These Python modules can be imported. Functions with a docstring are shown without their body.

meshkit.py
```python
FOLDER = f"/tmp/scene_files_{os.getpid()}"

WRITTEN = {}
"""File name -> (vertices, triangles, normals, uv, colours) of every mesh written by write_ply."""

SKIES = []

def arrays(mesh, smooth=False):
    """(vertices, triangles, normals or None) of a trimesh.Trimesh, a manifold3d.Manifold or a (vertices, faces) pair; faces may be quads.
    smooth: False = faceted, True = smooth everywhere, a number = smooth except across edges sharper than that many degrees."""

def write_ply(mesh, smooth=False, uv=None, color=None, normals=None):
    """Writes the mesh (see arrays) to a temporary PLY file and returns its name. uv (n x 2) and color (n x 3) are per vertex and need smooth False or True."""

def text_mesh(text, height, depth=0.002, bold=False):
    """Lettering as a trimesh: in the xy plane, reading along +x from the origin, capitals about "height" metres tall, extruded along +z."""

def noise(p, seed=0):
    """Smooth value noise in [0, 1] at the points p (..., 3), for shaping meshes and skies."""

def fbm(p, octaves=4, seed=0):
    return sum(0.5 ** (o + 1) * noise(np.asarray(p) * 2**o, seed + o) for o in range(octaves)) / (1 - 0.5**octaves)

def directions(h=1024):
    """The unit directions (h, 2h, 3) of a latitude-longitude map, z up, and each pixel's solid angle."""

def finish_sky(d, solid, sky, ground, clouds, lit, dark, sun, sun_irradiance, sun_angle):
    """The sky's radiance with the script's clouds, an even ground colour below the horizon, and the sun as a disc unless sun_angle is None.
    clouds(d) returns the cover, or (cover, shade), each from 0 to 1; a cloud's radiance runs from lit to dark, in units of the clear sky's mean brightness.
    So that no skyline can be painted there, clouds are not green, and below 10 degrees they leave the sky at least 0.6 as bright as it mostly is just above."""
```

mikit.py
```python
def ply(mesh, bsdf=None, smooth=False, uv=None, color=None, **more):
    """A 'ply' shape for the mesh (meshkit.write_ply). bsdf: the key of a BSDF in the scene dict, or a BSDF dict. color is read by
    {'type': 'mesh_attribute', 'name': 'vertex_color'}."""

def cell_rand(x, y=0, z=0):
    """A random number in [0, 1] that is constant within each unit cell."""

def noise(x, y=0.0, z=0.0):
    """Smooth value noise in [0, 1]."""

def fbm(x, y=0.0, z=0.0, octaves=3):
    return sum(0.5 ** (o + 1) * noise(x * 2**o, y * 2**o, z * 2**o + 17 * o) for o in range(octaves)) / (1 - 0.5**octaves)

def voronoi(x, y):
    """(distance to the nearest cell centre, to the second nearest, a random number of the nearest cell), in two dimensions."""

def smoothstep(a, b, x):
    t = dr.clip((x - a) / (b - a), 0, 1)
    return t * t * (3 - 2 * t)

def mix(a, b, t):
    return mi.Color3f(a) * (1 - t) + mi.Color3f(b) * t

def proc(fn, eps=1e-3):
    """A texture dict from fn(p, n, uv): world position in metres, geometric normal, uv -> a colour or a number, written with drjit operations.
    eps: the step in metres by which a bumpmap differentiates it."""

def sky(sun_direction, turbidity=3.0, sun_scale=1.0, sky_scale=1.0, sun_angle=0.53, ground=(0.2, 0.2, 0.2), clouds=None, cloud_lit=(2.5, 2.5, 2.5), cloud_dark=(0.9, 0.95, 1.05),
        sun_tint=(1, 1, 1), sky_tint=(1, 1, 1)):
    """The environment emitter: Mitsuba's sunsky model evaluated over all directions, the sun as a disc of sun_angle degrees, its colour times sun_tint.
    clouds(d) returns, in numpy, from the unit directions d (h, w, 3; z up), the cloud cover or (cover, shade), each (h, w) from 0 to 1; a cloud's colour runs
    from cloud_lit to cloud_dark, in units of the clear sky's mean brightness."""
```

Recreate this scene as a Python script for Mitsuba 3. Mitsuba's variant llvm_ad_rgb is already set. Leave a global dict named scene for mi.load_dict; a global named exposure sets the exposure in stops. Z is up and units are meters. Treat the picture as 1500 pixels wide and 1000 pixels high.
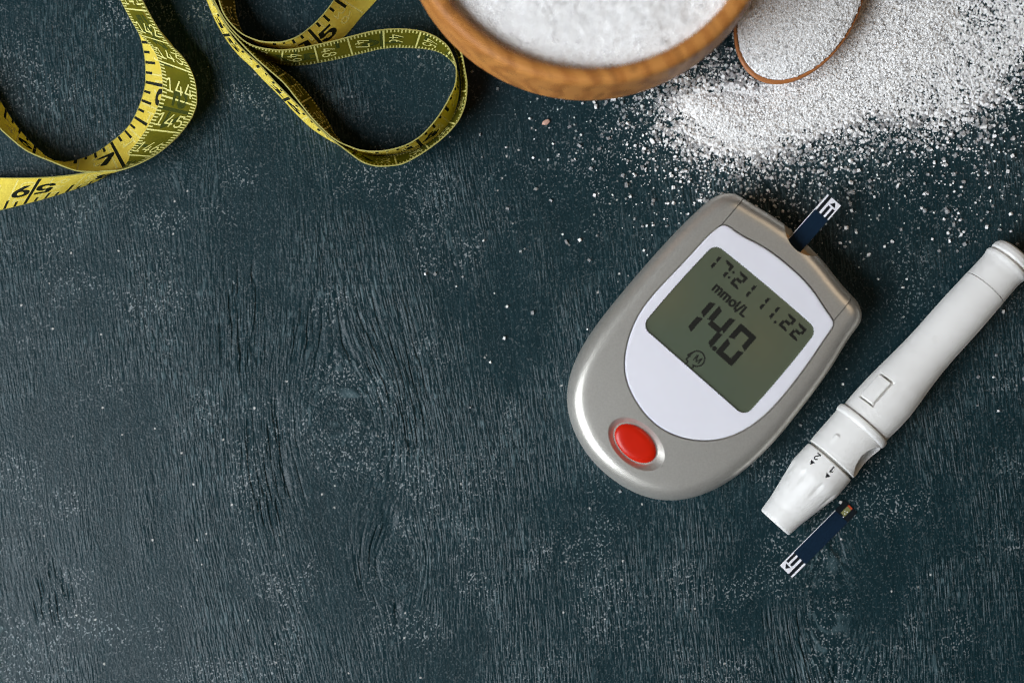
import math, numpy as np, trimesh, drjit as dr, mitsuba as mi
import manifold3d as m3
from shapely.geometry import Polygon, Point, box
from shapely import affinity
from scipy.interpolate import PchipInterpolator, CubicSpline
import mikit, meshkit
from mikit import proc, noise, fbm, voronoi, smoothstep, mix

T = mi.ScalarTransform4f
scene, labels = {}, {}
# ---------------------------------------------------------------- camera, light, exposure
CAM = 500.0                                   # mm above the tabletop
scene['camera'] = {'type': 'thinlens', 'fov': 2 * math.degrees(math.atan(0.150 / 0.500)), 'fov_axis': 'x', 'aperture_radius': 0.008,
                   'focus_distance': 0.493, 'near_clip': 0.01, 'far_clip': 20.0,
                   'to_world': T().look_at(origin=[0, 0, 0.5], target=[0, 0, 0], up=[0, 1, 0])}
exposure = 0.2


def lamp(pos, target, w, h, rgb):
    tw = T().look_at(origin=pos, target=target, up=[0, 0.02, 1]).scale([w / 2, h / 2, 1])
    return {'type': 'rectangle', 'to_world': tw, 'emitter': {'type': 'area', 'radiance': {'type': 'rgb', 'value': rgb}}}


# two light panels out of view, left and upper right of the table
scene['unseen_window_light'] = lamp([-0.76, -0.36, 0.84], [0.0, 0.0, 0.0], 0.76, 0.76, [9.2, 9.8, 10.5])  # unseen window-like panel, placed to light everything from the left
scene['unseen_warm_light'] = lamp([1.35, 0.95, 1.7], [0, 0, 0], 1.2, 1.0, [1.45, 1.1, 0.74])  # unseen warm panel, placed to lift the shadows and right-hand sides
labels['unseen_window_light'] = {'label': 'unseen soft window light from beyond the left side of the table', 'category': 'window', }
labels['unseen_warm_light'] = {'label': 'unseen dim warm light high to the right, placed to warm right sides and shadows', 'category': 'lamp'}

# ---------------------------------------------------------------- helpers (millimetres; written out in metres)
MM = 0.001


def rgb(v):
    return {'type': 'rgb', 'value': list(v)}


def two(b):
    return {'type': 'twosided', 'b': b}


def P(x, y, z=0.0):
    """photo pixel and height (mm) -> table millimetres"""
    s = 0.2 * (CAM - z) / CAM
    return np.array([(x - 750) * s, (500 - y) * s, z])


def add(key, mesh, bsdf, smooth=False, label=None, cat=None, group=None, kind=None):
    if hasattr(mesh, 'to_mesh'):
        m = mesh.to_mesh()
        mesh = trimesh.Trimesh(np.array(m.vert_properties[:, :3], float), np.array(m.tri_verts), process=False)
    if isinstance(mesh, (list,)):
        mesh = trimesh.util.concatenate(mesh)
    if isinstance(mesh, tuple):
        mesh = trimesh.Trimesh(mesh[0], mesh[1], process=False)
    mesh = mesh.copy()
    mesh.vertices = mesh.vertices * MM
    scene[key] = mikit.ply(mesh, bsdf, smooth=smooth)
    tag(key, label, cat, group, kind)


def tag(key, label=None, cat=None, group=None, kind=None):
    d = {k: v for k, v in dict(label=label, category=cat, group=group, kind=kind).items() if v}
    if d:
        labels[key] = d


def man(mesh):
    return m3.Manifold(m3.Mesh(np.asarray(mesh.vertices, np.float32), np.asarray(mesh.faces, np.uint32)))


def prism(poly, z0, z1):
    m = trimesh.creation.extrude_polygon(poly, z1 - z0, engine='earcut')
    m.apply_translation([0, 0, z0])
    return m


def smooth_closed(pts, n=240):
    p = np.asarray(pts, float)
    p = np.vstack([p, p[:1]])
    t = np.r_[0, np.cumsum(np.hypot(*np.diff(p, axis=0).T))]
    cs = CubicSpline(t, p, bc_type='periodic')
    q = cs(np.linspace(0, t[-1], n, endpoint=False))
    return q


def lathe(profile, n=128):
    """profile [(r, z)] closed -> trimesh"""
    return trimesh.creation.revolve(np.asarray(profile, float), sections=n)


# ---------------------------------------------------------------- materials
def bsdf(name, d):
    scene[name] = d


KNOTS = [(-49.0, -24.0, 15.0), (93.0, -78.0, 12.0), (-36.0, -66.0, 7.0), (-146.0, -98.0, 10.0), (60.0, 88.0, 9.0), (-95.0, 60.0, 8.0)]


RIDGED = [(-52, -1, 15, 13), (-33, -14, 12, 26), (-70, -36, 9, 22), (-36, -66, 10, 17), (-134, -74, 8, 9), (-80, 4, 9, 14), (92, -66, 8, 12), (62, 62, 12, 14), (88, -90, 14, 12)]


def grain_coords(p):
    X, Y = p.x * 1000, p.y * 1000
    c = X + 0.11 * Y + 4.0 * (noise(X / 34 + 3.1, Y / 70 + 7.7) - 0.5) + 0.5 * (noise(X / 9 + 1.1, Y / 21 + 2.7) - 0.5)
    near = mi.Float(0)
    for kx, ky, R in KNOTS:
        dx, dy = c - (kx + 0.11 * ky), Y - ky
        r2 = dr.square(dx) + dr.square(dy * 0.62)
        c = c - 0.8 * dx * (R * R) / (r2 + 0.6 * R * R)
        near = dr.maximum(near, dr.exp(-r2 / (2.6 * R * R)))
    return X, Y, c, near


def table_height(p, n, uv):
    X, Y, c, near = grain_coords(p)
    inside = smoothstep(0.62, 0.95, near)
    rid = 0.16 * noise(c / 0.72, Y / 9) + 0.38 * noise(c / 0.36 + 9, Y / 4.6) + 0.44 * noise(c / 0.25 + 5, Y / 2.0)
    zone = mi.Float(0)
    for kx, ky, a, b in RIDGED:
        zone = dr.maximum(zone, dr.exp(-dr.square((X - kx) / a) - dr.square((Y - ky) / b)))
    zone = smoothstep(0.25, 0.75, zone * (0.55 + 0.9 * noise(X / 5 + 4, Y / 16 + 1)) + 0.22 * smoothstep(0.6, 0.8, noise(X / 15 + 4, Y / 26 + 1)))
    groove = smoothstep(0.46, 0.74, 0.62 * noise(c / 0.85 + 31, Y / 10) + 0.38 * noise(c / 0.42 + 3, Y / 4)) * zone * (0.25 + 0.85 * noise(c / 1.9 + 7, Y / 7))
    iso = 0.34 * noise(X / 0.42, Y / 0.55) + 0.26 * noise(X / 0.27 + 8, Y / 0.3)
    return (rid * (1 - 0.6 * inside) * (0.04 + 0.36 * smoothstep(0.25, 0.75, fbm(X / 18 + 1, Y / 24 + 3))) - 0.60 * groove * (1 - 0.8 * inside) + iso * (0.13 + 0.18 * inside)) * 0.001


def table_colour(p, n, uv):
    X, Y, c, near = grain_coords(p)
    base = mix([0.0024, 0.0155, 0.0195], [0.0058, 0.0245, 0.0305], noise(X / 3.5, Y / 11) * 0.4 + 0.6 * noise(c / 0.40 + 9, Y / 3.6))
    clus = smoothstep(0.49, 0.78, fbm(X / 13 + 2, Y / 12 + 5, octaves=3) + 0.12 * near)
    speck = smoothstep(0.66, 0.80, noise(X / 0.35 + 0.5 * noise(X / 1.3, Y / 1.3), Y / 0.42) * 0.66 + 0.36 * noise(X / 0.25, Y / 0.29))
    base = mix(base, [0.30, 0.33, 0.335], dr.clip(speck * (0.20 + 0.70 * clus) * 0.8, 0, 1))
    wear = smoothstep(0.58, 0.88, noise(c / 0.25 + 5, Y / 2.0)) * (0.25 + 0.75 * noise(X / 5 + 9, Y / 8))
    base = mix(base, [0.080, 0.130, 0.142], wear * 0.56 * (0.15 + 1.25 * smoothstep(0.2, 0.8, fbm(X / 18 + 1, Y / 24 + 3))))
    f, s, w = voronoi(X / 7.5, Y / 7.5)
    chip = dr.select(w > 0.80, smoothstep(0.075, 0.045, f + 0.05 * noise(X / 0.4, Y / 0.4)), 0) * smoothstep(0.35, 0.6, noise(X / 30 + 8, Y / 30))
    return mix(base, [0.50, 0.49, 0.46], chip * 0.85)


bsdf('painted_wood', two({'type': 'bumpmap', 'scale': 1.0, 'arbitrary': proc(table_height, eps=1.2e-4),
                          'nested': {'type': 'principled', 'base_color': proc(table_colour), 'roughness': 0.42, 'specular': 0.24}}))


def wood_colour(p, n, uv):
    X, Y, Z = p.x * 1000, p.y * 1000, p.z * 1000
    w = X * 0.8 + Y * 0.45 + 9 * noise(X / 22, Y / 22, Z / 14)
    ring = 0.5 + 0.5 * dr.sin(w * 1.15 + 5 * noise(X / 12 + 3, Y / 12, Z / 9))
    fine = 0.5 * noise(w * 2.2, Z / 6 + Y / 9) + 0.5 * noise(w * 5.5, Z / 3 + Y / 7)
    t = dr.clip(0.55 * ring + 0.45 * fine, 0, 1)
    col = mix([0.52, 0.222, 0.056], [0.39, 0.145, 0.033], smoothstep(0.35, 0.95, t))
    streak = smoothstep(0.62, 0.8, noise(w * 1.1 + 3, Z / 9 + Y / 16)) * noise(X / 9, Y / 9, Z / 9)
    blot = smoothstep(0.66, 0.82, noise(X / 4 + 2, Y / 4, Z / 3))
    return mix(mix(col, [0.24, 0.085, 0.02], streak * 0.8), [0.17, 0.06, 0.015], blot * 0.4)


def plain(name, col, rough=0.4, spec=0.5, **kw):
    bsdf(name, two({'type': 'principled', 'base_color': rgb(col), 'roughness': rough, 'specular': spec, **kw}))


bsdf('bowl_wood', two({'type': 'principled', 'base_color': proc(wood_colour), 'roughness': 0.46, 'specular': 0.2}))
plain('spoon_wood', [0.40, 0.145, 0.042], 0.4)


def silver(p, n, uv):
    X, Y = p.x * 1000, p.y * 1000
    return mix([0.56, 0.535, 0.48], [0.62, 0.594, 0.536], noise(X / 0.25, Y / 0.25))


bsdf('silver_paint', two({'type': 'principled', 'base_color': proc(silver), 'roughness': 0.36, 'metallic': 0.66, 'specular': 0.5}))
plain('case_gap', [0.02, 0.02, 0.02], 0.6)
plain('port_plastic', [0.78, 0.53, 0.28], 0.5)
plain('lens_white', [0.76, 0.75, 0.795], 0.16, clearcoat=0.3, clearcoat_gloss=0.9)


def lcd_colour(p, n, uv):
    X, Y = p.x * 1000, p.y * 1000
    return mix([0.108, 0.110, 0.066], [0.082, 0.102, 0.070], noise(X / 14, Y / 14))


bsdf('lcd_panel', two({'type': 'principled', 'base_color': proc(lcd_colour), 'roughness': 0.25, 'specular': 0.4}))
plain('lcd_ink', [0.016, 0.016, 0.013], 0.4, 0.2)
plain('red_button', [0.54, 0.014, 0.003], 0.30, 0.35)


def pen_colour(p, n, uv):
    X, Y, Z = p.x * 1000, p.y * 1000, p.z * 1000
    smudge = smoothstep(0.62, 0.8, fbm(X / 3, Y / 3, Z / 3)) * smoothstep(0.55, 0.75, noise(X / 13 + 4, Y / 13))
    return mix([0.80, 0.785, 0.75], [0.58, 0.56, 0.51], smudge * 0.35)


bsdf('pen_plastic', two({'type': 'principled', 'base_color': proc(pen_colour), 'roughness': 0.34, 'specular': 0.5}))
plain('pen_shadow_grey', [0.30, 0.29, 0.26], 0.5)
plain('black_ink', [0.012, 0.012, 0.014], 0.45, 0.3)
plain('strip_blue', [0.004, 0.0155, 0.034], 0.42, 0.2)
plain('strip_black', [0.006, 0.009, 0.012], 0.45, 0.2)
plain('strip_white', [0.78, 0.77, 0.80], 0.4)
plain('strip_olive', [0.20, 0.20, 0.08], 0.35)
plain('strip_red', [0.45, 0.06, 0.02], 0.4)


def tape_yellow(p, n, uv):
    X, Y = p.x * 1000, p.y * 1000
    return mix([0.95, 0.72, 0.09], [0.97, 0.78, 0.13], noise(X / 2, Y / 2))


def tape_green(p, n, uv):
    X, Y = p.x * 1000, p.y * 1000
    return mix([0.27, 0.295, 0.045], [0.36, 0.365, 0.06], noise(X / 3, Y / 3))


bsdf('tape_yellow', {'type': 'principledthin', 'base_color': proc(tape_yellow), 'roughness': 0.45, 'spec_trans': 0.0, 'diff_trans': 0.6, 'eta': 1.45})
bsdf('tape_green', {'type': 'principledthin', 'base_color': proc(tape_green), 'roughness': 0.45, 'spec_trans': 0.0, 'diff_trans': 1.66, 'eta': 1.45})
plain('tape_edge', [0.38, 0.35, 0.10], 0.6, 0.15)
plain('tape_black', [0.010, 0.012, 0.006], 0.6, 0.15)
plain('tape_pale', [0.66, 0.62, 0.20], 0.5)
plain('tape_faint', [0.70, 0.60, 0.16], 0.5)
bsdf('sugar_clear', {'type': 'principledthin', 'base_color': rgb([0.97, 0.97, 0.97]), 'roughness': 0.16, 'spec_trans': 0.55, 'diff_trans': 1.0, 'eta': 1.5})
bsdf('sugar_white', {'type': 'principledthin', 'base_color': rgb([0.985, 0.975, 0.956]), 'roughness': 0.25, 'spec_trans': 0.0, 'diff_trans': 0.18, 'eta': 1.5})
plain('sugar_bed', [0.97, 0.965, 0.955], 0.6)
plain('crumb_pink', [0.55, 0.33, 0.25], 0.6)

# ---------------------------------------------------------------- the tabletop
g = trimesh.creation.box(extents=[1400, 1000, 30])
g.apply_translation([0, 0, -15])
add('tabletop', g, 'painted_wood', label='dark blue green painted wooden tabletop with raised grain, knots and pale specks', kind='structure')

# ---------------------------------------------------------------- glucose meter
U = np.array([0.659, 0.752]) / np.hypot(0.659, 0.752)
R = np.array([U[1], -U[0]])
MO = P(1050, 510, 18)[:2]


def to_table(v):
    v = np.asarray(v, float)
    return np.c_[MO + v[:, :1] * R + v[:, 1:2] * U, v[:, 2]]


def placed(m):
    if hasattr(m, 'to_mesh'):
        k = m.to_mesh()
        m = trimesh.Trimesh(np.array(k.vert_properties[:, :3], float), np.array(k.tri_verts), process=False)
    m = m.copy()
    v = np.array(m.vertices, float)
    w = np.clip((v[:, 2] - 7) / 9, 0, 1)
    v[:, 2] += w * (0.7 - 0.6 * (v[:, 0] / 30) ** 2 - 1.0 * ((v[:, 1] + 5) / 43) ** 2)
    m.vertices = to_table(v)
    return m


outline = smooth_closed([(-27.3, 34.6), (-29.7, 27.0), (-30.6, 13.4), (-30.6, -5.2), (-29.6, -21.0), (-26.8, -32.0), (-22.3, -39.2), (-14.9, -44.6), (-4.6, -47.6),
                         (6.4, -47.2), (16.4, -43.3), (23.8, -35.5), (28.0, -25.5), (29.9, -13.0), (29.6, 3.5), (28.0, 19.6), (26.6, 29.0), (25.9, 33.2), (23.6, 35.6),
                         (17.5, 36.9), (6.3, 38.7), (-2.0, 39.4), (-10.0, 39.2), (-21.5, 37.3), (-24.9, 36.5)], 300)
outline = outline + [0.25, 0.42]
tan = np.roll(outline, -1, 0) - np.roll(outline, 1, 0)
nrm = np.c_[tan[:, 1], -tan[:, 0]] / np.hypot(*tan.T)[:, None]
if Polygon(outline).exterior.is_ccw is False:
    nrm = -nrm
layers = [(4.6, 0.0), (3.0, 0.6), (1.7, 3.0), (0.9, 6.0), (0.35, 9.0), (0.05, 11.4), (0.0, 12.6), (0.15, 13.9), (0.55, 15.2), (1.25, 16.4), (2.2, 17.3), (3.3, 17.8), (4.4, 18.0)]
N = len(outline)
vs, fs = [], []
for d, z in layers:
    vs.append(np.c_[outline - nrm * d, np.full(N, z)])
V = np.vstack(vs)
for k in range(len(layers) - 1):
    i = np.arange(N); j = (i + 1) % N
    a, b, c_, d_ = k * N + i, k * N + j, (k + 1) * N + j, (k + 1) * N + i
    fs += [np.c_[a, b, c_], np.c_[a, c_, d_]]
cb, ct = len(V), len(V) + 1
V = np.vstack([V, [[0, -4, 0], [0, -4, 18.0]]])
i = np.arange(N); j = (i + 1) % N
top = (len(layers) - 1) * N
fs += [np.c_[j, i, np.full(N, cb)], np.c_[top + i, top + j, np.full(N, ct)]]
F = np.vstack(fs)
shell = trimesh.Trimesh(V, F, process=False)
if shell.volume < 0:
    shell.invert()
body = man(shell)
face_pts = smooth_closed([(-21.6, 27.3), (-17.5, 28.4), (-10.8, 29.8), (0.1, 30.9), (10.6, 30.0), (17.4, 28.2), (20.4, 26.9), (20.9, 24.8), (21.9, 16.3), (22.8, 5.0), (22.2, -7.6), (18.4, -17.4), (11.3, -24.2),
                          (1.9, -27.4), (-7.2, -26.3), (-15.0, -22.2), (-19.9, -15.6), (-22.9, -7.0), (-23.3, 5.5), (-22.9, 17.0), (-22.3, 25.4)], 220)
face = Polygon(face_pts).buffer(0)
def bowed(corners, sag, r):
    """four-sided outline with gently bowed sides and rounded corners"""
    out = []
    for (a, b), h in zip(zip(corners, corners[1:] + corners[:1]), sag):
        a, b = np.array(a), np.array(b)
        nn = np.array([b[1] - a[1], a[0] - b[0]]) / np.linalg.norm(b - a)
        out += [tuple(a + (b - a) * q - nn * h * 4 * q * (1 - q)) for q in np.linspace(0, 1, 16, endpoint=False)]
    return Polygon(out).buffer(-r, 24).buffer(r, 24)


lcd = bowed([(-19.9, 21.9), (18.0, 22.7), (18.6, -9.4), (-20.2, -9.4)], (0.3, 0.4, 0.0, 0.35), 2.9)


def ellipse(cx, cy, a, b, n=96, rot=0):
    t = np.linspace(0, 2 * np.pi, n, endpoint=False)
    return affinity.translate(affinity.rotate(Polygon(np.c_[a * np.cos(t), b * np.sin(t)]), rot, origin=(0, 0)), cx, cy)


def taper(poly_out, poly_in, z_top, z_bot):
    """solid between two outlines of equal point count"""
    a, b = np.array(poly_out.exterior.coords)[:-1], np.array(poly_in.exterior.coords)[:-1]
    n = len(a)
    V = np.vstack([np.c_[b, np.full(n, z_bot)], np.c_[a, np.full(n, z_top)], [[*b.mean(0), z_bot], [*a.mean(0), z_top]]])
    i = np.arange(n); j = (i + 1) % n
    m = trimesh.Trimesh(V, np.vstack([np.c_[i, j, n + j], np.c_[i, n + j, n + i], np.c_[j, i, np.full(n, 2 * n)], np.c_[n + i, n + j, np.full(n, 2 * n + 1)]]), process=False)
    if m.volume < 0:
        m.invert()
    return m


recess = taper(ellipse(0.8, -35.3, 10.0, 6.3), ellipse(0.5, -35.3, 7.3, 4.7), 18.5, 16.6)
body = body - man(recess)
body = body - man(prism(face.buffer(0.28), 16.4, 30))
notch = Point(-1.8, 43.4).buffer(7.75, 48)
cover_poly = box(-21.9, 10, 19.3, 60)
cover_poly = Polygon([(-21.6, 10), (19.9, 10), (19.1, 60), (-22.2, 60)])
coverbox = man(prism(cover_poly, 11.2, 40))
gapbox = man(prism(cover_poly.buffer(0.22), 11.0, 40))
cover = (body ^ coverbox)
inner = body - gapbox
notch_m = man(prism(notch, 12.4, 40))
cover = cover - notch_m
inner = inner - notch_m
inner = inner - man(prism(notch.buffer(2.2).intersection(box(-6.0, 30, 2.4, 60)), 11.9, 13.6))
cover = cover - man(prism(box(-5.2, 30, 0.9, 60), 12.0, 13.7))
tag('glucose_meter', 'silver blood glucose meter with white face, green lcd screen and red button', 'glucose meter')
add('glucose_meter__case', placed(inner.refine_to_length(1.6)), 'silver_paint', 32)
add('glucose_meter__strip_port_cover', placed(cover.refine_to_length(1.6)), 'silver_paint', 32, label='silver cover section at the top end around the strip slot')
add('glucose_meter__port_floor', placed(man(prism(Polygon(outline - nrm * 1.6).intersection(notch.buffer(-0.05)), 12.2, 12.55))), 'port_plastic', False, label='tan floor of the strip slot')


def rimmed(poly, z0, z1, ch):
    """a slab with chamfered upper edge"""
    parts = [prism(poly, z0, z1 - ch)]
    a = man(parts[0])
    for k in range(1, 5):
        t = k / 4 * math.pi / 2
        a = a + man(prism(poly.buffer(-ch * (1 - math.cos(t))), z0, z1 - ch + ch * math.sin(t)))
    return a


plate = rimmed(face.buffer(-0.12), 16.6, 18.35, 0.8) - man(prism(lcd, 10, 30))
add('glucose_meter__face_plate', placed(plate.refine_to_length(1.6)), 'lens_white', 30, label='glossy white face plate around the screen')
screen = man(prism(lcd.buffer(-0.02), 16.7, 17.75))
add('glucose_meter__screen', placed(screen.refine_to_length(2.0)), 'lcd_panel', False, label='greenish grey lcd screen reading 14.0 mmol/L')
# red button: a low dome
t = np.linspace(0, math.pi / 2, 14)
dome = lathe([(0, 0)] + [(math.cos(a) ** 0.4 if a < 1.57 else 0, math.sin(a)) for a in t], 96)
dome.vertices = dome.vertices * [6.85, 4.35, 1.05] + [0.5, -35.3, 16.7]
add('glucose_meter__button', placed(dome), 'red_button', 50, label='oval red push button')
# readout ------------------------------------------------------------
SEG = {'0': 'abcdef', '1': 'bc', '2': 'abged', '4': 'fgbc', '7': 'abc', '7h': 'abc'}


def digit(ch, cx, cy, w, h, t, gap):
    """seven-segment digit outlines centred on (cx, cy)"""
    polys, x, y = [], w / 2, h / 2

    def hor(yc, tip):
        e = t * 0.5
        return Polygon([(-x + gap + (e if tip == 0 else 0), yc), (-x + gap + e * (1 if tip == 0 else (0 if tip > 0 else 2)), yc + t / 2), (x - gap - e * (1 if tip == 0 else (0 if tip > 0 else 2)), yc + t / 2),
                        (x - gap - (e if tip == 0 else 0), yc), (x - gap - e * (1 if tip == 0 else (2 if tip > 0 else 0)), yc - t / 2), (-x + gap + e * (1 if tip == 0 else (2 if tip > 0 else 0)), yc - t / 2)]).buffer(0)

    def ver(xc, y0, y1):
        s = 1 if xc > 0 else -1
        xo, xi = xc + s * t / 2, xc - s * t / 2
        return Polygon([(xo, y0 + gap), (xo, y1 - gap), (xi, y1 - gap - t * 0.45), (xi, y0 + gap + t * 0.45)]).buffer(0)
    H = {'a': lambda: hor(y - t / 2, 1), 'g': lambda: hor(0, 0), 'd': lambda: hor(-y + t / 2, -1),
         'f': lambda: ver(-x + t / 2, 0, y), 'b': lambda: ver(x - t / 2, 0, y), 'e': lambda: ver(-x + t / 2, -y, 0), 'c': lambda: ver(x - t / 2, -y, 0)}
    return [affinity.translate(H[s](), cx, cy) for s in SEG[ch]]


def ink(polys, z=17.78):
    return trimesh.util.concatenate([placed(trimesh.Trimesh(*trimesh.remesh.subdivide_to_size(m.vertices, m.faces, 2.5), process=False)) for m in (prism(p, z, z + 0.09) for p in polys)])


small = dict(w=3.0, h=4.5, t=0.88, gap=0.14)
time_p = digit('1', -17.3, 18.1, **small) + digit('7', -13.0, 18.4, **small) + digit('2', -7.9, 18.5, **small) + digit('1', -4.5, 18.5, **small)
time_p += [Point(-10.6, 17.3).buffer(0.38, 8), Point(-10.6, 19.2).buffer(0.38, 8)]
add('glucose_meter__screen__time', ink(time_p), 'lcd_ink', label='small time digits 17:21')
date_p = digit('1', 0.7, 18.4, **small) + digit('1', 4.5, 18.3, **small) + digit('2', 10.2, 18.6, **small) + digit('2', 14.2, 18.5, **small) + [Point(7.5, 16.4).buffer(0.42, 8)]
add('glucose_meter__screen__date', ink(date_p), 'lcd_ink', label='small date digits 11.22')
big = dict(w=6.1, h=10.9, t=1.62, gap=0.15)
read_p = digit('1', -11.6, 3.9, **big) + digit('4', -4.4, 4.2, **big) + digit('0', 3.4, 4.3, **big) + [Point(-0.5, -0.5).buffer(0.72, 12)]
add('glucose_meter__screen__reading', ink(read_p), 'lcd_ink', label='large reading digits 14.0')
unit = meshkit.text_mesh('mmol/L', 2.7, 0.09, bold=True)
unit.apply_scale([0.93, 1, 1]); unit.apply_translation([-12.3, 11.5, 17.78])
unit = trimesh.util.concatenate([unit] + [unit.copy().apply_translation(o) for o in ((0.13, 0.06, 0.004), (-0.1, -0.08, 0.008))])
add('glucose_meter__screen__unit', placed(unit), 'lcd_ink', label='unit lettering mmol/L')
head = Point(-2.3, -5.9).buffer(2.35, 24)
ring_p = head.difference(Point(-2.3, -5.9).buffer(1.95, 24)).difference(box(-6, -9, -2.2, -6.9))
prof = [Polygon([(-4.55, -5.2), (-5.25, -6.9), (-4.7, -7.1), (-4.7, -8.2), (-3.9, -8.4), (-3.9, -9.1), (-3.5, -9.1), (-3.5, -8.05), (-4.3, -7.9), (-4.3, -6.8), (-4.75, -6.6), (-4.2, -5.2)]),
        Polygon([(-1.9, -9.1), (-1.5, -9.1), (-1.4, -8.1), (-1.8, -8.1)])]
em = meshkit.text_mesh('M', 1.9, 0.09, bold=True)
em.apply_translation([-3.25, -6.85, 17.78])
add('glucose_meter__screen__memory_icon', trimesh.util.concatenate([ink([ring_p] + prof), placed(em)]), 'lcd_ink', label='small head outline icon with the letter M')


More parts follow.
